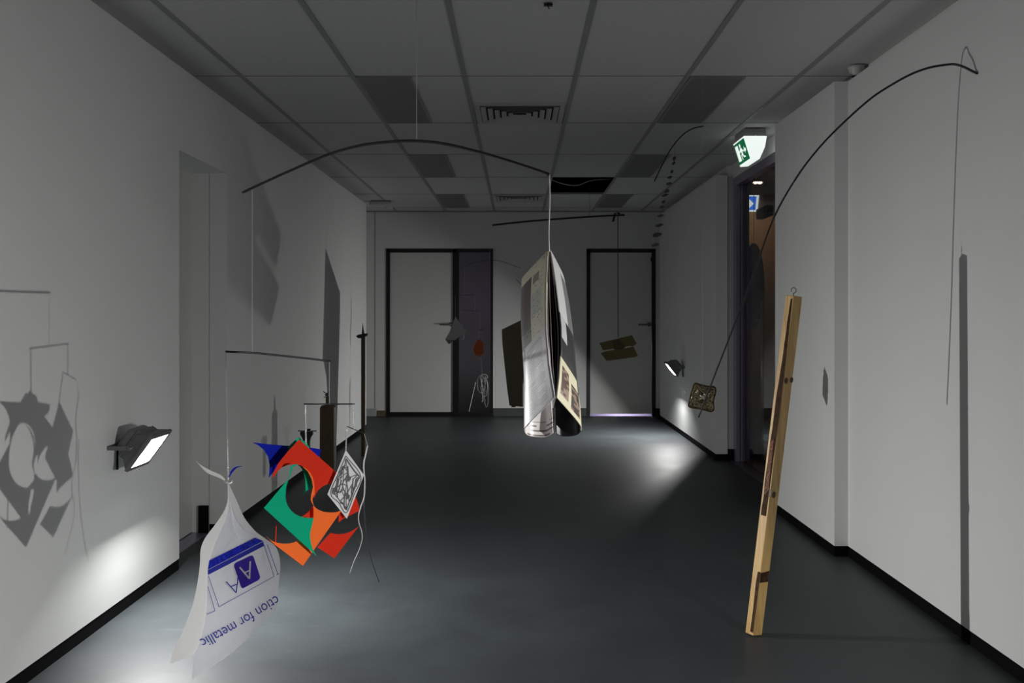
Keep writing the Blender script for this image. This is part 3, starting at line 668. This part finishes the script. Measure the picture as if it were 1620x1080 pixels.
    up = Vector((ex.y, -ex.x)); sca = Lg/xm
    vs = []
    for v in me.vertices:
        t = v.co.x/xm; p = s+ex*v.co.x*sca+up*v.co.y*sca*1.15+up*(9*t*(1-t)); vs.append(Q(p.x, p.y, .003))
    b.add(vs, [tuple(p.vertices) for p in me.polygons])
    b.build('lettering', M_bluepr, r)
bag()

# ------------------------------------------------------------------ hanging magazine
def magazine():
    YG = 1.90; DS = .72
    r = thing('magazine', 'printed magazine folded into two curls, hanging by its spine in mid corridor', 'magazine', at(872, 690, YG))
    CLp = [(867.5, 395), (866, 415), (864.5, 445), (864, 480), (864.8, 525), (869, 574), (874, 605), (878, 628)]
    CRp = [(870.5, 395), (874, 415), (879, 447), (883, 480), (886.5, 515), (887, 551), (884, 597), (880, 628)]
    def vint(P, v):
        y = 395+233*v
        for a, b in zip(P, P[1:]):
            if y <= b[1]+1e-6: t = (y-a[1])/(b[1]-a[1]); return a[0]+(b[0]-a[0])*t, y
        return P[-1]
    PL = smooth_pts([(0, 0, 0), (-22, 23, .04), (-42, 44, .08), (-47, 53, .11), (-40, 61, .14), (-16, 63, .15), (-3, 57, .14)], 8)
    PR = smooth_pts([(0, 0, 0), (18, 20, .04), (35, 40, .08), (40, 50, .11), (33, 60, .14), (12, 62, .15), (1, 57, .14)], 8)
    rd = random.Random(3)
    def cs(*c): return s2l(c)
    noise = {}
    def words(i, j, wl, seed): return random.Random(seed*7919+i*131+(j//wl)).random() > .18
    def colL(s, v, i, j):
        if s > 1.15:                                     # inside of the curl
            if v > .9 and (i % 8) < 3 and words(i//8, j, 3, 9): return cs(120, 110, 108)
            if v > .93 and (i % 26) < 2: return cs(150, 60, 56)
            return cs(222, 216, 212)
        if v < .5:
            if s > .58 and v > .07: 
                if v > .40 and (i % 3) == 0 and words(i, j, 2, 1): return cs(150, 145, 140)
                return cs(64, 38, 40) if v < .36 else cs(30, 27, 28)
            base = [202, 197, 172]
            if .08 < v < .14 and .3 < s < .5: return cs(120, 118, 98)
            if .2 < v < .36 and .18 < s < .58: base = [176, 182, 170]
            if random.Random(i*977+j).random() > .93 and .1 < s < .55: base = [110, 100, 78]
            return cs(*base)
        if s > .86 and s < .93: return cs(44, 42, 44)
        if .16 < s < .82 and .54 < v < .97 and (i % 4) < 2 and words(i//4, j, 4, 2): return cs(120, 118, 122)
        return cs(204, 200, 204)
    def colR(s, v, i, j):
        if s > 1.15: return cs(26, 26, 27)
        if v < .42:
            if s > .55 and v > .06: return cs(52, 52, 52) if (i % 4) < 2 else cs(150, 150, 148)
            return cs(204, 204, 202)
        if v < .72:
            if s < .38 and v < .58 and s > .06: return cs(188, 188, 186)
            return cs(34, 34, 34) if (i % 5) else cs(60, 60, 60)
        if .12 < s < .46 and .76 < v < .95: return cs(*( (88, 66, 58) if random.Random(i//4*51+j//2).random() > .35 else (150, 126, 112)))
        if .58 < s < .92 and .8 < v < .97: return cs(*((70, 56, 52) if random.Random(i//4*77+j//2).random() > .4 else (140, 118, 104)))
        if s > .9 and v < .8: return cs(40, 40, 40)
        return cs(212, 206, 174)
    R = 260
    for name, P, PC, sc0, sc1, colf in (('cover', PL, CLp, .9, 1.0, colL), ('cover', PR, CRp, .55, 1.0, colR)):
        K = len(P); rows = []
        peak = max(range(K), key=lambda i: abs(P[i].x)); b = MB()
        for i in range(R+1):
            v = i/R; cx_, cy_ = vint(PC, v); k = sc0+(sc1-sc0)*min(1, v*1.15)**.8; wv = .006*math.sin(v*9)
            kk = k*(1+.04*math.sin(v*7)); gap = (cx_-(869+9*v))
            row = []
            for j, p in enumerate(P):
                f = min(1, j/peak); row.append(at(cx_+p.x*kk-gap*f*.9, cy_+p.y*(.9+.1*v), YG+p.z*kk*DS*(1.9 if PC is CLp else 1.0)+wv*f))
            rows.append(row)
        b.grid(rows)
        for i in range(R):
            for j in range(K-1): b.col.append(colf(abs(P[j].x+P[j+1].x)/2/abs(P[peak].x) if j < peak else 1+(j-peak+.5)/peak, (i+.5)/R, i, j))
        o = b.build(name, M_print, r, smooth=True)
        so = o.modifiers.new('paper', 'SOLIDIFY'); so.thickness = .0022; so.offset = 0
    # inner pages seen between the covers
    for q, (f, dz) in enumerate(((.12, .004), (.3, .002), (.62, .012), (.85, .006))):
        b = MB(); rows = []
        for i in range(61):
            v = i/60; a = vint(CLp, v); c = vint(CRp, v); x = a[0]+(c[0]-a[0])*f
            rows.append([at(x, a[1]+2, YG+dz), at(x+(.5-f)*1.0, a[1]+4, YG+dz+.01), at(872+9*v*.5+(f-.5)*3, a[1]+18, YG+.13*DS)])
        b.grid(rows)
        for i in range(60):
            b.col += [s2l((176, 166, 160)) if q != 2 else s2l((60, 50, 48)), s2l((58, 46, 44)) if i % 3 else s2l((96, 78, 74))]
        o = b.build('page', M_print, r); so = o.modifiers.new('paper', 'SOLIDIFY'); so.thickness = .0014
    tp = at(869, 276, 1.90); P = smooth_pts([tp, tp+Vector((.001, 0, -.05)), tp+Vector((-.001, 0, -.12)), at(869, 398, YG)], 5)
    MB().tube(P, .0016, 6).build('cord', M_white_wire, r, smooth=True)
magazine()

# ------------------------------------------------------------------ right foreground: pine post and bowed rod
def post():
    Y = 3.56
    b0 = at(1191, 1003, Y); b0.z = 0.004; t0 = at(1255, 468, Y); ax = (t0-b0); L = ax.length; ax.normalize()
    r = thing('timber_post', 'long pine stick with brown tape standing tilted on the floor at the right', 'timber', b0)
    fwd = Vector((0, -1, 0)); side = ax.cross(fwd).normalized(); fwd = side.cross(ax).normalized()
    if side.x < 0: side = -side
    # section: corner towards the camera, a narrow left face and a broad right face
    e1 = (side*-.024+fwd*-.030); e2 = (side*.040+fwd*-.022); c0 = side*-.006+fwd*.03
    sec = [c0, c0+e2, c0+e1+e2, c0+e1]
    b = MB(); N = 24; vs = []
    for i in range(N+1):
        p = b0+ax*(L*i/N)
        vs += [p+q for q in sec]
    n = 4; fs = [(i*n+k, i*n+(k+1) % n, (i+1)*n+(k+1) % n, (i+1)*n+k) for i in range(N) for k in range(n)]+[(3, 2, 1, 0), tuple(range(N*n, N*n+4))]
    b.add(vs, fs); b.build('post', M_pine, r, bevel=.003)
    def onL(f, h, e=.0015):        # point on the left face: f from the front corner outwards, h height
        nn = ax.cross(e1).normalized(); nn = nn if nn.dot(side) < 0 else -nn
        return b0+ax*h+c0+e1*f+nn*e
    def onR(f, h, e=.0015):
        nn = ax.cross(e2).normalized(); nn = nn if nn.dot(fwd) > 0 else -nn
        return b0+ax*h+c0+e2*f+nn*e
    def tp(pts, fn, e=.0015):
        b = MB(); b.poly([fn(f, h, e) for f, h in pts], (0, .0008, 0)); return b
    zt = .26
    tp([(.05, .012), (.40, .012), (.36, .10), (.42, .20), (.34, .245), (.02, .245)], onL).build('tape', M_tapeb, r)
    tp([(.0, .205), (.92, .208), (.92, .250), (.0, .243)], onR).build('tape', M_tapeb, r)
    hs = [.46+i*.03 for i in range(int((L-.46)/.03)+1)]; rr = random.Random(2)
    outer = [(min(.95, .50+.25*math.sin(h*3)+rr.uniform(-.04, .04)), h) for h in hs]; inner = [(max(.03, .15+.08*math.sin(h*5)), h) for h in hs]
    tp(inner+outer[::-1], onL).build('tape', M_tapeb, r)
    tp([(.2, .56), (.6, .54), (.7, .74), (.3, .76)], onL, .003).build('foil', mat('brown_foil', (128, 92, 76), .5, .2, var=.5, vscale=160, bump=.6, bscale=200, spec=.2), r)
    for fn, f, h, s in ((onR, .25, .985, .012), (onR, .86, .99, .011), (onR, .40, .545, .013), (onL, .1, .55, .014)):
        kn = MB(); kn.poly([fn(f+s*18*math.cos(a)*.9, h+s*math.sin(a), .0012) for a in [i*.5236 for i in range(12)]], (0, .0006, 0)); kn.build('knot', M_knot, r)
    T = b0+ax*L+(c0*.2+(e1+e2)*.2)
    hk = MB().tube([T+Vector((0, 0, -.005)), T+Vector((0, 0, .012))]+[T+Vector((.0095*math.cos(a)+.001, 0, .022+.0105*math.sin(a))) for a in [-1.5+i*.35 for i in range(16)]], .0016, 8).build('hook', M_steel, r, smooth=True)
    thread(r, T+Vector((0, 0, .032)), Vector((T.x, T.y, CEIL)), .0002)
post()
def bow():
    L1 = Vector((-1.517, 3.80, .676)); S1 = onX(1541, 72, XR); S2 = onX(1502, 642, XR)
    nn = (S1-L1).cross(S2-L1).normalized(); O = Vector((0, 0, H))
    px = [(1546, 116), (1538, 112.5), (1525, 106), (1512, 102), (1500, 102), (1470, 107), (1440, 118), (1410, 134.5), (1380, 154), (1343, 186), (1300, 229), (1262, 278), (1225, 343), (1195, 425), (1160, 518), (1130, 595), (1105, 660)]
    Ys = []
    for x, y in px:
        d = at(x, y, 1)-O; Ys.append((L1-O).dot(nn)/d.dot(nn))
    tip = F*(XR-.004)/(1546-CX); N = len(px)-1
    P = [at(x, y, tip+(3.68-tip)*(i/N)) for i, (x, y) in enumerate(px)]
    P = smooth_pts(P, 5)
    r = thing('bowed_rod', 'long dark bowed rod leaning from the right wall, ending near the crinkled packet', 'rod', P[len(P)//2])
    MB().tube(P, [.0048-.0016*i/len(P) for i in range(len(P))], 8).build('rod', M_rod, r, smooth=True)
    return Ys
bow()

# crinkled packet
def packet():
    Y = 4.62; s = 9.0
    out = [(545, 500), (600, 520), (660, 535), (720, 548), (800, 552), (826, 575), (828, 640), (800, 740), (798, 800), (804, 870), (785, 902), (740, 905), (660, 882), (560, 862), (480, 850), (447, 832), (447, 790), (470, 690), (500, 590), (515, 530)]
    cxp = sum(p[0] for p in out)/len(out); cyp = sum(p[1] for p in out)/len(out)
    r = thing('cellophane_packet', 'crinkled brown cellophane packet hanging by the lower end of the bowed rod', 'packet', at(1040+cxp/s, 550+cyp/s, Y))
    rd = random.Random(4); b = MB()
    for sg in (-1, 1):
        rows = []
        for k in range(7):
            f = 1-k/7.0; rows.append([at(1040+(cxp+(x-cxp)*f)/s, 550+(cyp+(y-cyp)*f)/s, Y+sg*(.012*(1-f**3)+.016*rd.random()*(f < 1))) for x, y in out+[out[0]]])
        b.grid(rows)
    b.build('wrapper', M_crinkle, r)
    b = MB(); b.tube([at(1040+x/s, 550+y/s, Y) for x, y in curve2(out, 3)], .0035, 6, True); b.build('seam', M_tapeb, r, smooth=True)
    p = at(1040+640/s, 550+530/s, Y); thread(r, p, Vector((p.x, p.y, CEIL)), .0003)
packet()

# ------------------------------------------------------------------ far right mobile: rod, strap, two cards, board
def rY(x): return 9.0+(8.65-9.0)*(x-779)/(988-779)
A = at(933, 342.7, rY(933))
rod('mobile_rod', [at(x, y, rY(x)) for x, y in ((779, 356), (830, 350.5), (885, 346), (945, 342), (988, 340))], .009, 'straight thin dark rod above the brown cards, before the far wall',
    thr=[(A, Vector((A.x, A.y, CEIL)), .0015, M_rod)], group='rods of the far mobile')
r = thing('strap', 'short dark strap looped over the far rod above the hanging cards', 'strap', at(972, 340, 8.665))
P = smooth_pts([at(968, 351, 8.62), at(970, 343, 8.62), at(972, 337.3, 8.665), at(976, 336.7, 8.69), at(979, 341.5, 8.70)], 5)
MB().grid([[p+Vector((0, 0, 0)), p+Vector((.022, .0, .004))] for p in P], (0, .004, 0)).build('band', M_black, r)
def cards():
    Y = 8.65; s = 3.858
    r = thing('folded_cards', 'two brown card slabs hung on a long cord before the right door', 'card', at(978, 570, Y))
    up = [(70, 858), (270, 810), (298, 862), (276, 878), (255, 876), (125, 898), (93, 903)]; lw = [(78, 920), (112, 908), (200, 896), (278, 880), (306, 935), (294, 943), (115, 967)]
    for p in (up, lw): MB().poly([at(930+x/s, 320+y/s, Y) for x, y in p], (0, .006, 0)).build('card', M_kraft, r)
    MB().poly([at(930+x/s, 320+y/s, Y-.004) for x, y in [(150, 846), (190, 836), (232, 880), (215, 896), (160, 900)]], (0, .003, 0)).build('card_tongue', M_brown, r)
    MB().tube([at(978, 533, Y+.015), at(977.5, 340, rY(977))], .004, 6).build('cord', M_navy, r)
cards()
def board():
    # outline in the board's own plane: u from the left corner, z height
    a = Vector((-.146, 8.94, 0)); d = Vector((.089+.146, 8.71-8.94, 0)); Lw = d.length; d.normalize(); nn = Vector((d.y, -d.x, 0))
    out = [(0, 1.10), (Lw, 1.215), (Lw+.025, 1.0), (Lw+.05, .78), (Lw*.98, .72), (Lw*.90, .655), (Lw*.86, .58), (Lw*.86, .37), (.105, .37), (.075, .52), (.035, .78), (.006, .98)]
    r = thing('brown_board', 'dark brown pointed board hanging before the far wall, half behind the magazine', 'board', a+Vector((.1, 0, .37)))
    MB().poly([a+d*u+Vector((0, 0, z)) for u, z in out], nn*.012).build('panel', M_brown, r)
    e = a+d*.02+Vector((0, 0, 1.10)); g = at(783, 355.5, rY(783)); thread(r, e+nn*.006, g, .0006)
    MB().box(-.06, -.02, 8.85, 8.87, .355, .37).build('edge_strip', M_knot, r)
board()

# ------------------------------------------------------------------ small far mobile before the far left door
YS = 9.2
def s4(pts, Y=YS): return [at(690+x/4, 400+y/4, Y) for x, y in pts]
A = at(775, 411.5, YS)
rod('mobile_rod', [at(x, y, YS) for x, y in ((731, 423), (745, 417), (760, 413.2), (775, 411.5), (792, 413), (808, 418), (824, 424))], .0024, 'thin small arched rod in front of the violet glass strip', thr=[(A, Vector((A.x, A.y, CEIL)), .0006, None)], group='rods of the small mobile')
rod('mobile_rod', s4([(115, 269), (255, 265)]), .0022, 'upper short rod below the small arch, grey paper under its left end', thr=[(s4([(180, 267)])[0], at(735, 421.3, YS), .0005, None)], group='rods of the small mobile')
rod('mobile_rod', s4([(168, 361), (282, 370)]), .0022, 'middle short rod on the violet glass strip', thr=[(s4([(245, 367)])[0], s4([(245, 266)])[0], .0005, None)], group='rods of the small mobile')
rod('mobile_rod', s4([(266, 486), (300, 487)]), .0022, 'lowest tiny rod just above the orange paper leaf', thr=[(s4([(276, 486)])[0], s4([(276, 369)])[0], .0005, None)], group='rods of the small mobile')
rod('mobile_rod', [at(817, 442, YS), at(836, 462, YS)], .0022, 'short slanted rod against the far wall, half behind the magazine', thr=[(at(822, 447, YS), at(822, 423, YS), .0005, None)], group='rods of the small mobile')
r = thing('grey_paper', 'folded pale grey paper hanging in front of the left door handle', 'paper', s4([(100, 575)])[0])
MB().poly(s4([(122, 402), (190, 498), (118, 552), (57, 545), (85, 500)]), (0, .002, 0)).build('sheet', M_grey, r)
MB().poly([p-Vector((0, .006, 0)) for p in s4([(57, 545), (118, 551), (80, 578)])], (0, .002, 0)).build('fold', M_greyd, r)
MB().tube(s4([(172, 512), (178, 530), (170, 548)]), .002, 6).build('loose_edge', M_grey, r)
thread(r, s4([(122, 404)])[0], s4([(122, 268)])[0], .0005)
r = thing('orange_paper', 'small orange paper leaf hanging in front of the violet glass strip', 'paper', s4([(270, 655)])[0])
MB().poly(s4([(268, 545), (305, 570), (301, 635), (275, 655), (245, 643), (234, 610), (250, 570)]), (0, .002, 0)).build('leaf', M_orange_d, r)
MB().poly([p-Vector((0, .02, 0)) for p in s4([(294, 568), (303, 568), (310, 631), (302, 633)])], (0, .003, 0)).build('silver_strip', M_steel, r)
thread(r, s4([(268, 547)])[0], s4([(270, 486)])[0], .0006)
r = thing('wire_tangle', 'tangle of shiny wire loops hanging low in front of the violet glass strip', 'wire', s4([(300, 985)])[0])
w_ = MB(); rd = random.Random(8)
for cx_, cy_, rx, ry in ((302, 786, 22, 20), (298, 792, 15, 24), (308, 780, 17, 14), (285, 830, 24, 55), (318, 890, 13, 85), (305, 850, 20, 60)):
    w_.tube(s4([(cx_+rx*math.cos(a)+rd.uniform(-3, 3), cy_+ry*math.sin(a)) for a in [i*.2618 for i in range(24)]], YS+rd.uniform(-.03, .03)), .0018, 6, True)
w_.build('loops', M_white_wire, r, smooth=True)
MB().tube(smooth_pts(s4([(280, 790), (288, 825), (296, 860), (294, 910), (295, 935), (288, 942)], YS-.03), 4), .0045, 6).build('bent_strip', M_tape, r, smooth=True)
thread(r, s4([(292, 770)])[0], s4([(282, 655)])[0], .0008)
P = s4([(250, 818), (208, 1003)])
r = thing('white_stick', 'thin white stick slanting beside the wire tangle', 'stick', P[1])
MB().tube(P, .003, 8).build('stick', M_white_wire, r)
thread(r, P[0], s4([(268, 790)])[0], .0008)

# ------------------------------------------------------------------ left cluster: paddle, clamp, tall batten
def paddle():
    Y = 6.5
    r = thing('timber_paddle', 'dark brown slab with rounded shoulders and a short neck, hanging by the left wall', 'board', at(516, 760, Y))
    out = [(505.5, 645), (508, 641), (525, 641), (528, 645), (528, 750), (505, 750)]
    MB().poly([at(x, y, Y) for x, y in out], (.01, .05, 0)).build('slab', M_brown2, r, bevel=.006)
    MB().poly([at(x, y, Y+.015) for x, y in [(515.2, 627), (520.5, 627), (520.5, 641), (515.2, 641)]], (0, .02, 0)).build('neck', M_brown2, r)
    c = MB(); c.tube(smooth_pts([at(511.5, 618.5, Y), at(513, 620.5, Y), at(517, 621.8, Y), at(520, 620.8, Y), at(522, 619.5, Y)], 4), [.003]*16+[.002], 8)
    c.lathe([(.010, 0), (.014, .006), (.013, .012), (.006, .016)], at(517, 626, Y+.02), (0, 0, 1), 12); c.tube([at(512, 628.5, Y), at(519, 626.5, Y)], .003, 6)
    c.build('wing_clip', M_chip, r, smooth=True)
    p = at(517, 621, Y); thread(r, p, Vector((p.x, p.y, CEIL)), .0003)
paddle()
def clamp():
    Y = 6.2
    r = thing('black_clamp', 'black T-shaped clamp showing above the coloured cutouts', 'clamp', at(485, 735, Y))
    MB().tube([at(471, 681.5, Y), at(501, 681.5, Y)], .0036, 8).build('bar', M_black, r)
    MB().poly([at(x, y, Y) for x, y in [(474.5, 683), (494, 683), (494.5, 687), (491, 692), (489.5, 698), (489.5, 735), (480.5, 735), (480, 698), (477.5, 692), (474.5, 687)]], (0, .03, 0)).build('jaw', M_black, r, bevel=.003)
    MB().poly([at(x, y, Y) for x, y in [(485, 678), (492, 678), (490, 681), (486, 681)]], (0, .01, 0)).build('catch', M_black, r)
    p = at(485, 679, Y); thread(r, p, Vector((p.x, p.y, CEIL)), .0003)
clamp()
def batten():
    Y = 8.1; b0 = at(574.6, 720, Y); t0 = at(574.2, 531, Y)
    r = thing('tall_batten', 'tall thin brown batten with a black clip on top, beside the left wall end', 'timber', (b0.x, Y, 0))
    MB().box(b0.x-.017, b0.x+.017, Y-.012, Y+.012, 0, t0.z).build('batten', M_brown2, r, bevel=.002)
    MB().poly([at(x, y, Y-.03) for x, y in [(563, 531.5), (567, 529), (573, 528), (580, 527), (580, 531), (576, 533), (570, 535), (566, 534.5)]], (0, .06, 0)).build('clip', M_black, r)
    MB().tube([at(574.5, 529, Y), at(574, 519, Y), at(573.6, 511, Y)], [.012, .006, .001], 8).build('shadow_spike', M_chip, r)  # shadow above the batten, modelled as a dark solid point
batten()

# ------------------------------------------------------------------ dark bow with a chain of chips by the right door
YC = 6.0
rod('bowed_wire', [at(x, y, YC) for x, y in ((1113, 199.5), (1097, 203), (1083, 211), (1070, 224), (1058, 241), (1047, 262), (1035, 287))], .004, 'dark curved rod under the ceiling above the string of chips')
r = thing('chip_string', 'slanting string of small dark chips by the far right corner', 'ornament', at(1050, 385, YC))
ch = [(1067, 250, 5, 7), (1066, 258, 5, 5), (1063, 271, 5, 6), (1060, 280, 8, 4), (1058, 290, 9, 4), (1055, 302, 8, 5), (1052, 308.5, 10, 4), (1050, 319, 6, 5), (1047, 327, 7, 4), (1045, 341, 9, 4), (1043, 356, 15, 5), (1040, 371, 15, 7), (1037, 387, 11, 5)]
rd = random.Random(11)
for x, y, w_, h_ in ch:
    n = 9; pts = []
    for q in range(n):
        a = 2*math.pi*q/n; rr = rd.uniform(.8, 1.15); pts.append(at(x+w_/2*math.cos(a)*rr, y+h_/2*math.sin(a)*rr-(w_*.08*math.cos(a)), YC-.01))
    MB().poly(pts, (0, .02, 0)).build('chip', M_chip, r)
MB().tube([at(1068, 228, YC), at(1067, 250, YC), at(1058, 290, YC), at(1050, 319, YC), at(1037, 387, YC)], .0006, 6).build('string', M_rod, r)

# dark oval beyond the glass
c = at(1192.5, 452, 8.6)
r = thing('oval_disc', 'large dark oval disc hanging just beyond the glass door', 'disc', c-Vector((0, 0, .398)))
b = MB(); ax = Vector((.854, -.52, 0)).normalized(); sd = Vector((.52, .854, 0)).normalized()
prof = []
N = 40
fr = [c+sd*(.33*math.cos(2*math.pi*i/N))+Vector((0, 0, .398*math.sin(2*math.pi*i/N)))-ax*.006 for i in range(N)]
b.poly(fr, ax*.012); b.build('disc', M_black, r)
thread(r, c+Vector((0, 0, .398)), Vector((c.x, c.y, 2.6)), .0025, M_rod)
